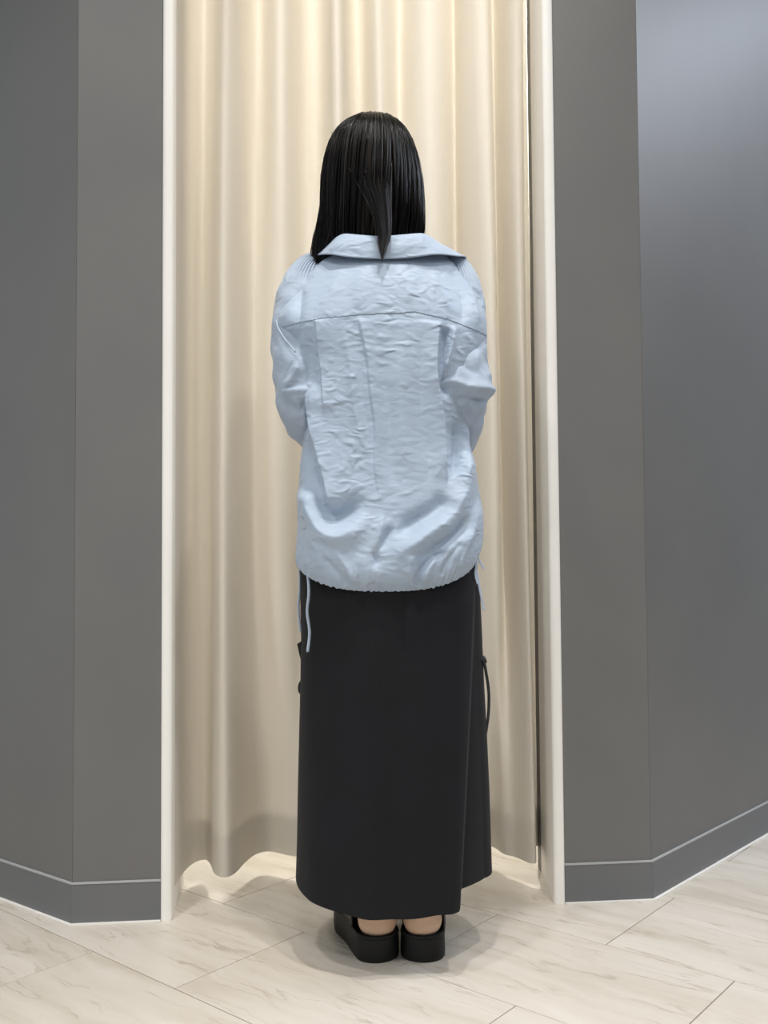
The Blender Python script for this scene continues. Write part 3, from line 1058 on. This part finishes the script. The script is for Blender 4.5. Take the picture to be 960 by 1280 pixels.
def limb(pts, rads, n=14, step=0.35):
    pts = [np.array(p, float) for p in pts]
    full = smooth_path(np.c_[np.array(pts), np.array(rads)], max(10, len(pts) * 7))
    P, R = full[:, :3], full[:, 3]
    vs, prev = [], None
    t0 = Vector(P[1] - P[0]).normalized()
    s = t0.orthogonal().normalized()
    for i in range(len(P)):
        t = Vector(P[min(i + 1, len(P) - 1)] - P[max(i - 1, 0)]).normalized()
        s = (s - t * s.dot(t)).normalized()
        b_ = t.cross(s)
        cur = [bm.verts.new(Vector(P[i]) + (s * math.cos(2 * math.pi * k / n) + b_ * math.sin(2 * math.pi * k / n)) * R[i]) for k in range(n)]
        if prev:
            for k in range(n):
                bm.faces.new((prev[k], prev[(k + 1) % n], cur[(k + 1) % n], cur[k]))
        else:
            bm.faces.new(cur[::-1])
        prev = cur
    bm.faces.new(prev)
    ball(P[0], (R[0],) * 3, 12)
    ball(P[-1], (R[-1],) * 3, 12)


bx = 0.008
HX = -0.022                                   # the head sits a little left of the spine
limb([(bx, 1.985, 0.86), (bx, 1.98, 0.98), (bx, 1.975, 1.10), (bx - .004, 1.965, 1.22), (bx - .01, 1.965, 1.31)], [0.105, 0.092, 0.095, 0.098, 0.075], 20)
for sx in (-1, 1):
    ball((bx + sx * 0.055, 1.975, 0.86), (0.095, 0.10, 0.12))
    ball((bx + sx * 0.055, 2.03, 1.20), (0.06, 0.05, 0.065))
    limb([(bx, 1.97, 1.335), (bx - .01 + sx * 0.085, 1.975, 1.32), (bx - .012 + sx * 0.14, 1.978, 1.275)], [0.050, 0.036, 0.032])
ball((bx - .01, 1.97, 1.22), (0.135, 0.082, 0.12))
limb([(bx - .008, 1.965, 1.32), (HX + .008, 1.975, 1.40), (HX, 1.985, 1.50)], [0.056, 0.050, 0.050])
# head: skull, face, nose, chin, lips, ears, brow
ball((HX, 1.968, 1.585), (0.076, 0.094, 0.095))
ball((HX, 2.015, 1.545), (0.062, 0.062, 0.085))
ball((HX, 2.045, 1.487), (0.030, 0.026, 0.024))
ball((HX, 2.035, 1.600), (0.058, 0.036, 0.020))
limb([(HX, 2.078, 1.575), (HX, 2.088, 1.553), (HX, 2.093, 1.540)], [0.007, 0.008, 0.010], 10)
for sx in (-1, 1):
    ball((HX + sx * 0.010, 2.084, 1.538), (0.007, 0.008, 0.006))
    ball((HX + sx * 0.078, 1.978, 1.555), (0.008, 0.018, 0.028))
    ball((HX + sx * 0.036, 2.052, 1.535), (0.022, 0.020, 0.022))
ball((HX, 2.072, 1.512), (0.020, 0.009, 0.008))
# arms following the sleeves, hands meeting in front
armL = [(396, 372, 1.98), (384, 420, 1.965), (385, 495, 1.955), (398, 528, 1.99), (440, 580, 2.125), (462, 592, 2.165)]
armR = [(560, 372, 1.98), (568, 420, 1.963), (572, 495, 1.95), (564, 535, 1.99), (530, 584, 2.13), (508, 594, 2.168)]
for arm, sx in ((armL, -1), (armR, 1)):
    A = [at1(*p) for p in arm]
    limb(A, [0.036, 0.038, 0.035, 0.034, 0.025, 0.022])
    wr_ = A[-1]
    inw = np.array([-sx * 1.0, 0.25, -0.45])
    inw /= np.linalg.norm(inw)
    upv = np.array([0, 0.55, 0.83])
    upv -= inw * (upv @ inw)
    upv /= np.linalg.norm(upv)
    nv = np.cross(inw, upv)
    nv = nv if nv[1] > 0 else -nv
    z_off = np.array([0, 0.018 if sx > 0 else -0.006, 0.010 if sx > 0 else -0.014])
    palm0 = wr_ + z_off
    limb([palm0, palm0 + inw * 0.03, palm0 + inw * 0.066], [0.022, 0.026, 0.026], 12)
    for fi, (ln, off) in enumerate(((0.066, 0.028), (0.074, 0.010), (0.069, -0.009), (0.055, -0.026))):
        b0 = palm0 + inw * 0.070 + upv * off
        c1 = 0.35 + 0.08 * fi
        p1 = b0 + (inw * math.cos(c1) - nv * math.sin(c1)) * ln * 0.45
        c2 = c1 + 0.45
        p2 = p1 + (inw * math.cos(c2) - nv * math.sin(c2)) * ln * 0.32
        c3 = c2 + 0.35
        p3 = p2 + (inw * math.cos(c3) - nv * math.sin(c3)) * ln * 0.25
        limb([b0 - inw * 0.012, b0, p1, p2, p3], [0.0095, 0.0092, 0.0085, 0.0078, 0.0065], 10)
    t0 = palm0 + inw * 0.022 + upv * 0.020
    t1 = t0 + inw * 0.022 + upv * 0.024
    t2 = t1 + inw * 0.028 + upv * 0.010 - nv * 0.004
    limb([t0, t1, t2], [0.012, 0.0105, 0.008], 10)
# legs and feet
for (hx, hy), an, sx in ((HL, AL, -1), (HR, AR, 1)):
    d = np.array([math.sin(an), math.cos(an), 0])
    H = np.array([hx, hy, 0.0])
    ank = H + d * 0.052 + np.array([0, 0, 0.150])
    limb([(bx + sx * 0.075, 1.985, 0.84), (bx + sx * 0.068, 1.985, 0.66), (bx + sx * 0.058, 1.98, 0.50), (bx + sx * 0.056, 1.965, 0.38), (ank[0] * .6 + (bx + sx * .056) * .4, 1.965, 0.24), ank],
         [0.088, 0.072, 0.053, 0.054, 0.044, 0.036])
    hb = H + d * 0.036
    limb([ank, hb + np.array([0, 0, 0.112]) - d * 0.002, hb + np.array([0, 0, 0.080])], [0.036, 0.0365, 0.034])
    ball(hb + np.array([0, 0, 0.072]), (0.0395, 0.0365, 0.036))
    ball(hb + np.array([0, 0, 0.095]), (0.037, 0.035, 0.036))
    limb([hb + d * 0.01 + np.array([0, 0, 0.090]), H + d * 0.10 + np.array([0, 0, 0.088]), H + d * 0.165 + np.array([0, 0, 0.077]), H + d * 0.21 + np.array([0, 0, 0.069])],
         [0.032, 0.031, 0.020, 0.012])
bme = bpy.data.meshes.new('body_source')
bm.to_mesh(bme)
bm.free()
tmp = bpy.data.objects.new('body_source', bme)
C.objects.link(tmp)
rm = tmp.modifiers.new('remesh', 'REMESH')
rm.mode = 'VOXEL'
rm.voxel_size = 0.0042
sm_ = tmp.modifiers.new('smooth', 'SMOOTH')
sm_.iterations = 3
sm_.factor = 0.5
dg = bpy.context.evaluated_depsgraph_get()
dg.update()
final = bpy.data.meshes.new_from_object(tmp.evaluated_get(dg))
final.name = 'body'
bpy.data.objects.remove(tmp)
bpy.data.meshes.remove(bme)
final.materials.clear()
body = rebase(link('body', final, MAT['skin']), person)
for sx in (-1, 1):
    for nm, r_, off, mk in (('eye', 0.0115, 0.0, 'eye'), ('iris', 0.0062, 0.0066, 'iris')):
        b2 = bmesh.new()
        bmesh.ops.create_uvsphere(b2, u_segments=16, v_segments=10, radius=r_, matrix=Matrix.Translation((HX + sx * 0.030, 2.056 + off, 1.572)))
        me = bpy.data.meshes.new(nm)
        b2.to_mesh(me)
        b2.free()
        rebase(link(nm, me, MAT[mk]), body)
    rebase(tube('eyebrow', smooth_path([(HX + sx * 0.014, 2.071, 1.595), (HX + sx * 0.032, 2.066, 1.600), (HX + sx * 0.047, 2.052, 1.595)], 8), 0.0026, MAT['hair'], n=6), body)
rebase(tube('lips', smooth_path([(HX - 0.020, 2.073, 1.512), (HX - .006, 2.081, 1.514), (HX, 2.082, 1.513), (HX + .006, 2.081, 1.514), (HX + 0.020, 2.073, 1.512)], 12), [0.001] + [0.0042] * 10 + [0.001], MAT['lip'], n=8), body)

# ---- hair: cap and strands
HR_ = np.array([(150.5, 458, 472, 1.972, 2.000), (153, 446, 484, 1.940, 2.03), (158, 435, 495, 1.920, 2.055), (166, 425, 505, 1.903, 2.075), (180, 415, 514, 1.885, 2.09),
                (200, 408.5, 521, 1.872, 2.092), (225, 404, 526, 1.866, 2.085), (250, 403, 528, 1.866, 2.08), (275, 403, 529, 1.872, 2.075),
                (292, 402, 528.5, 1.887, 2.07), (310, 404, 524, 1.900, 2.06), (330, 408, 520, 1.910, 2.05)], float)


def hair_surface(phi, py_, shrink=0.0):
    xl = np.interp(py_, HR_[:, 0], HR_[:, 1])
    xr = np.interp(py_, HR_[:, 0], HR_[:, 2])
    yb = np.interp(py_, HR_[:, 0], HR_[:, 3])
    yf = np.interp(py_, HR_[:, 0], HR_[:, 4])
    yc = 1.985
    c_, s_ = np.cos(phi), np.sin(phi)
    cx = (xl + xr) / 2
    P = at(cx, py_, np.full_like(py_, yc))
    hw = (xr - xl) / 2 * yc / F - shrink
    X = P[:, 0] + hw * np.sign(c_) * np.abs(c_) ** 0.92
    Y = yc + np.where(s_ < 0, yc - yb - shrink, yf - yc - shrink) * np.sign(s_) * np.abs(s_) ** 0.92
    return np.stack([X, Y, P[:, 2]], -1)


# cap (sides and back), open over the face
ns, nr_ = 140, 60
cap_rows = []
phc2 = np.linspace(math.radians(-212), math.radians(32), ns)
for pyr in np.r_[np.linspace(150.6, 166, 16), np.linspace(167, 312, nr_)]:
    cap_rows.append(hair_surface(phc2, np.full(ns, pyr), 0.006))
hair = rebase(mesh('hair', np.concatenate(cap_rows), grid_faces(len(cap_rows), ns), MAT['hair']), person)
hair['label'] = 'straight shoulder length dark hair'
solidify(hair, 0.006, -1)
top_v = np.concatenate([hair_surface(np.linspace(0, 2 * math.pi, 64, endpoint=False), np.full(64, p), 0.004) for p in np.linspace(150.6, 176, 14)])

# strands as fine flattened tubes, gathered in locks
NSTR, NP = 5200, 16
sv, sf = [], []
clump_phi = np.sort(rng.uniform(math.radians(-214), math.radians(34), 95))
clump_bend = rng.normal(-0.03, 0.09, 95)
clump_len = rng.normal(0, 1.0, 95)
idx = 0


def add_strand(P, r0, r1):
    global idx
    n = len(P)
    T = np.gradient(P, axis=0)
    T /= np.linalg.norm(T, axis=1, keepdims=True) + 1e-9
    ref = np.array([0.3, 1.0, 0.1])
    S = np.cross(T, ref)
    S /= np.linalg.norm(S, axis=1, keepdims=True) + 1e-9
    B = np.cross(T, S)
    rr = np.linspace(r0, r1, n)[:, None]
    ring = np.stack([P + S * rr, P - S * rr * 0.5 + B * rr * 0.8, P - S * rr * 0.5 - B * rr * 0.8], 1).reshape(-1, 3)
    sv.append(ring)
    f = grid_faces(n, 3, True) + idx
    sf.append(f)
    idx += n * 3


tgrid = np.linspace(0, 1, NP)
for k in range(NSTR):
    phi0 = rng.uniform(math.radians(-214), math.radians(34))
    ci = int(np.argmin(np.abs(clump_phi - phi0)))
    side_left = phi0 < math.radians(-150)
    end = 312 + rng.normal(0, 4)
    if abs(phi0 + math.pi / 2) > math.radians(104):
        end = 330
    pys = 150.6 + (end - 150.6) * (tgrid ** 1.25)
    pull = sstep(0.15, 1.0, tgrid) * 0.55
    phi = phi0 * (1 - pull) + clump_phi[ci] * pull + clump_bend[ci] * tgrid ** 2
    # near the parting the hair sweeps sideways before it drops
    phi = phi + 0.10 * (1 - tgrid) ** 2
    P = hair_surface(phi, pys, 0.003 - abs(rng.normal(0, 0.0028)) - 0.002 * math.sin(ci * 2.4))
    if side_left:                               # the left lock swings forward over the shoulder
        k_ = sstep(0.70, 1.0, tgrid)
        P[:, 0] -= k_ * 0.022 * rng.uniform(0.2, 1.2)
        P[:, 1] += k_ * 0.01
        P[:, 2] -= k_ * 0.03
    add_strand(P, 0.0007, 0.00035)
# the lock that lies outside over the collar
for k in range(420):
    a_ = rng.normal(0, 1)
    bq = rng.normal(0, 1)
    endy = 324 - abs(a_) * 6 + rng.normal(0, 2)
    pts = [(456 + a_ * 14, 165, 1.935), (462 + a_ * 11, 195, 1.888), (468.5 + a_ * 8, 226, 1.8715), (476 + a_ * 5, 257, 1.866), (479.5 + a_ * 3.8, 280, 1.862), (479.5 + a_ * 3.2, 300, 1.857), (478 + a_ * 2.0, endy, 1.848)]
    P = smooth_path([at1(x, y, Y + bq * 0.003) for x, y, Y in pts], NP)
    add_strand(P, 0.0007, 0.00025)
# left lock falling in front of the shoulder
for k in range(420):
    a_ = rng.uniform(0, 1)
    bq = rng.normal(0, 1)
    pts = [(404 + a_ * 20, 225, 1.955), (404 + a_ * 24, 258, 1.95), (402 + a_ * 24, 285, 1.955), (397.5 + a_ * 24, 305, 1.965), (394 + a_ * 22, 322, 1.98), (390 + a_ * 20, 345, 2.00)]
    P = smooth_path([at1(x + bq * .8, y, Y - a_ * 0.03 + bq * 0.004) for x, y, Y in pts], NP)
    add_strand(P, 0.0007, 0.0003)
# flyaways at the crown
for k in range(16):
    x0 = 466 + rng.normal(0, 8)
    x1 = x0 + rng.choice((-1, 1)) * rng.uniform(8, 26)
    P = smooth_path([at1(x0, 154, 1.96), at1((x0 + x1) / 2, 148 + rng.normal(0, 1.2), 1.955), at1(x1, 153 + rng.normal(1, 2.5), 1.95)], 10)
    add_strand(P, 0.00022, 0.00015)
strands = rebase(mesh('strands', np.concatenate(sv), np.concatenate(sf), MAT['hair']), hair)
strands['kind'] = 'stuff'
MAT['hair_light'] = noise_mat('hair_light', lin(44, 37, 33), lin(62, 52, 46), 0.3, 40, 60, 0.0)
strands.data.materials.append(MAT['hair_light'])
mi = []
for f in sf:
    mi += [1 if rng.random() < 0.10 else 0] * len(f)
strands.data.polygons.foreach_set('material_index', mi)
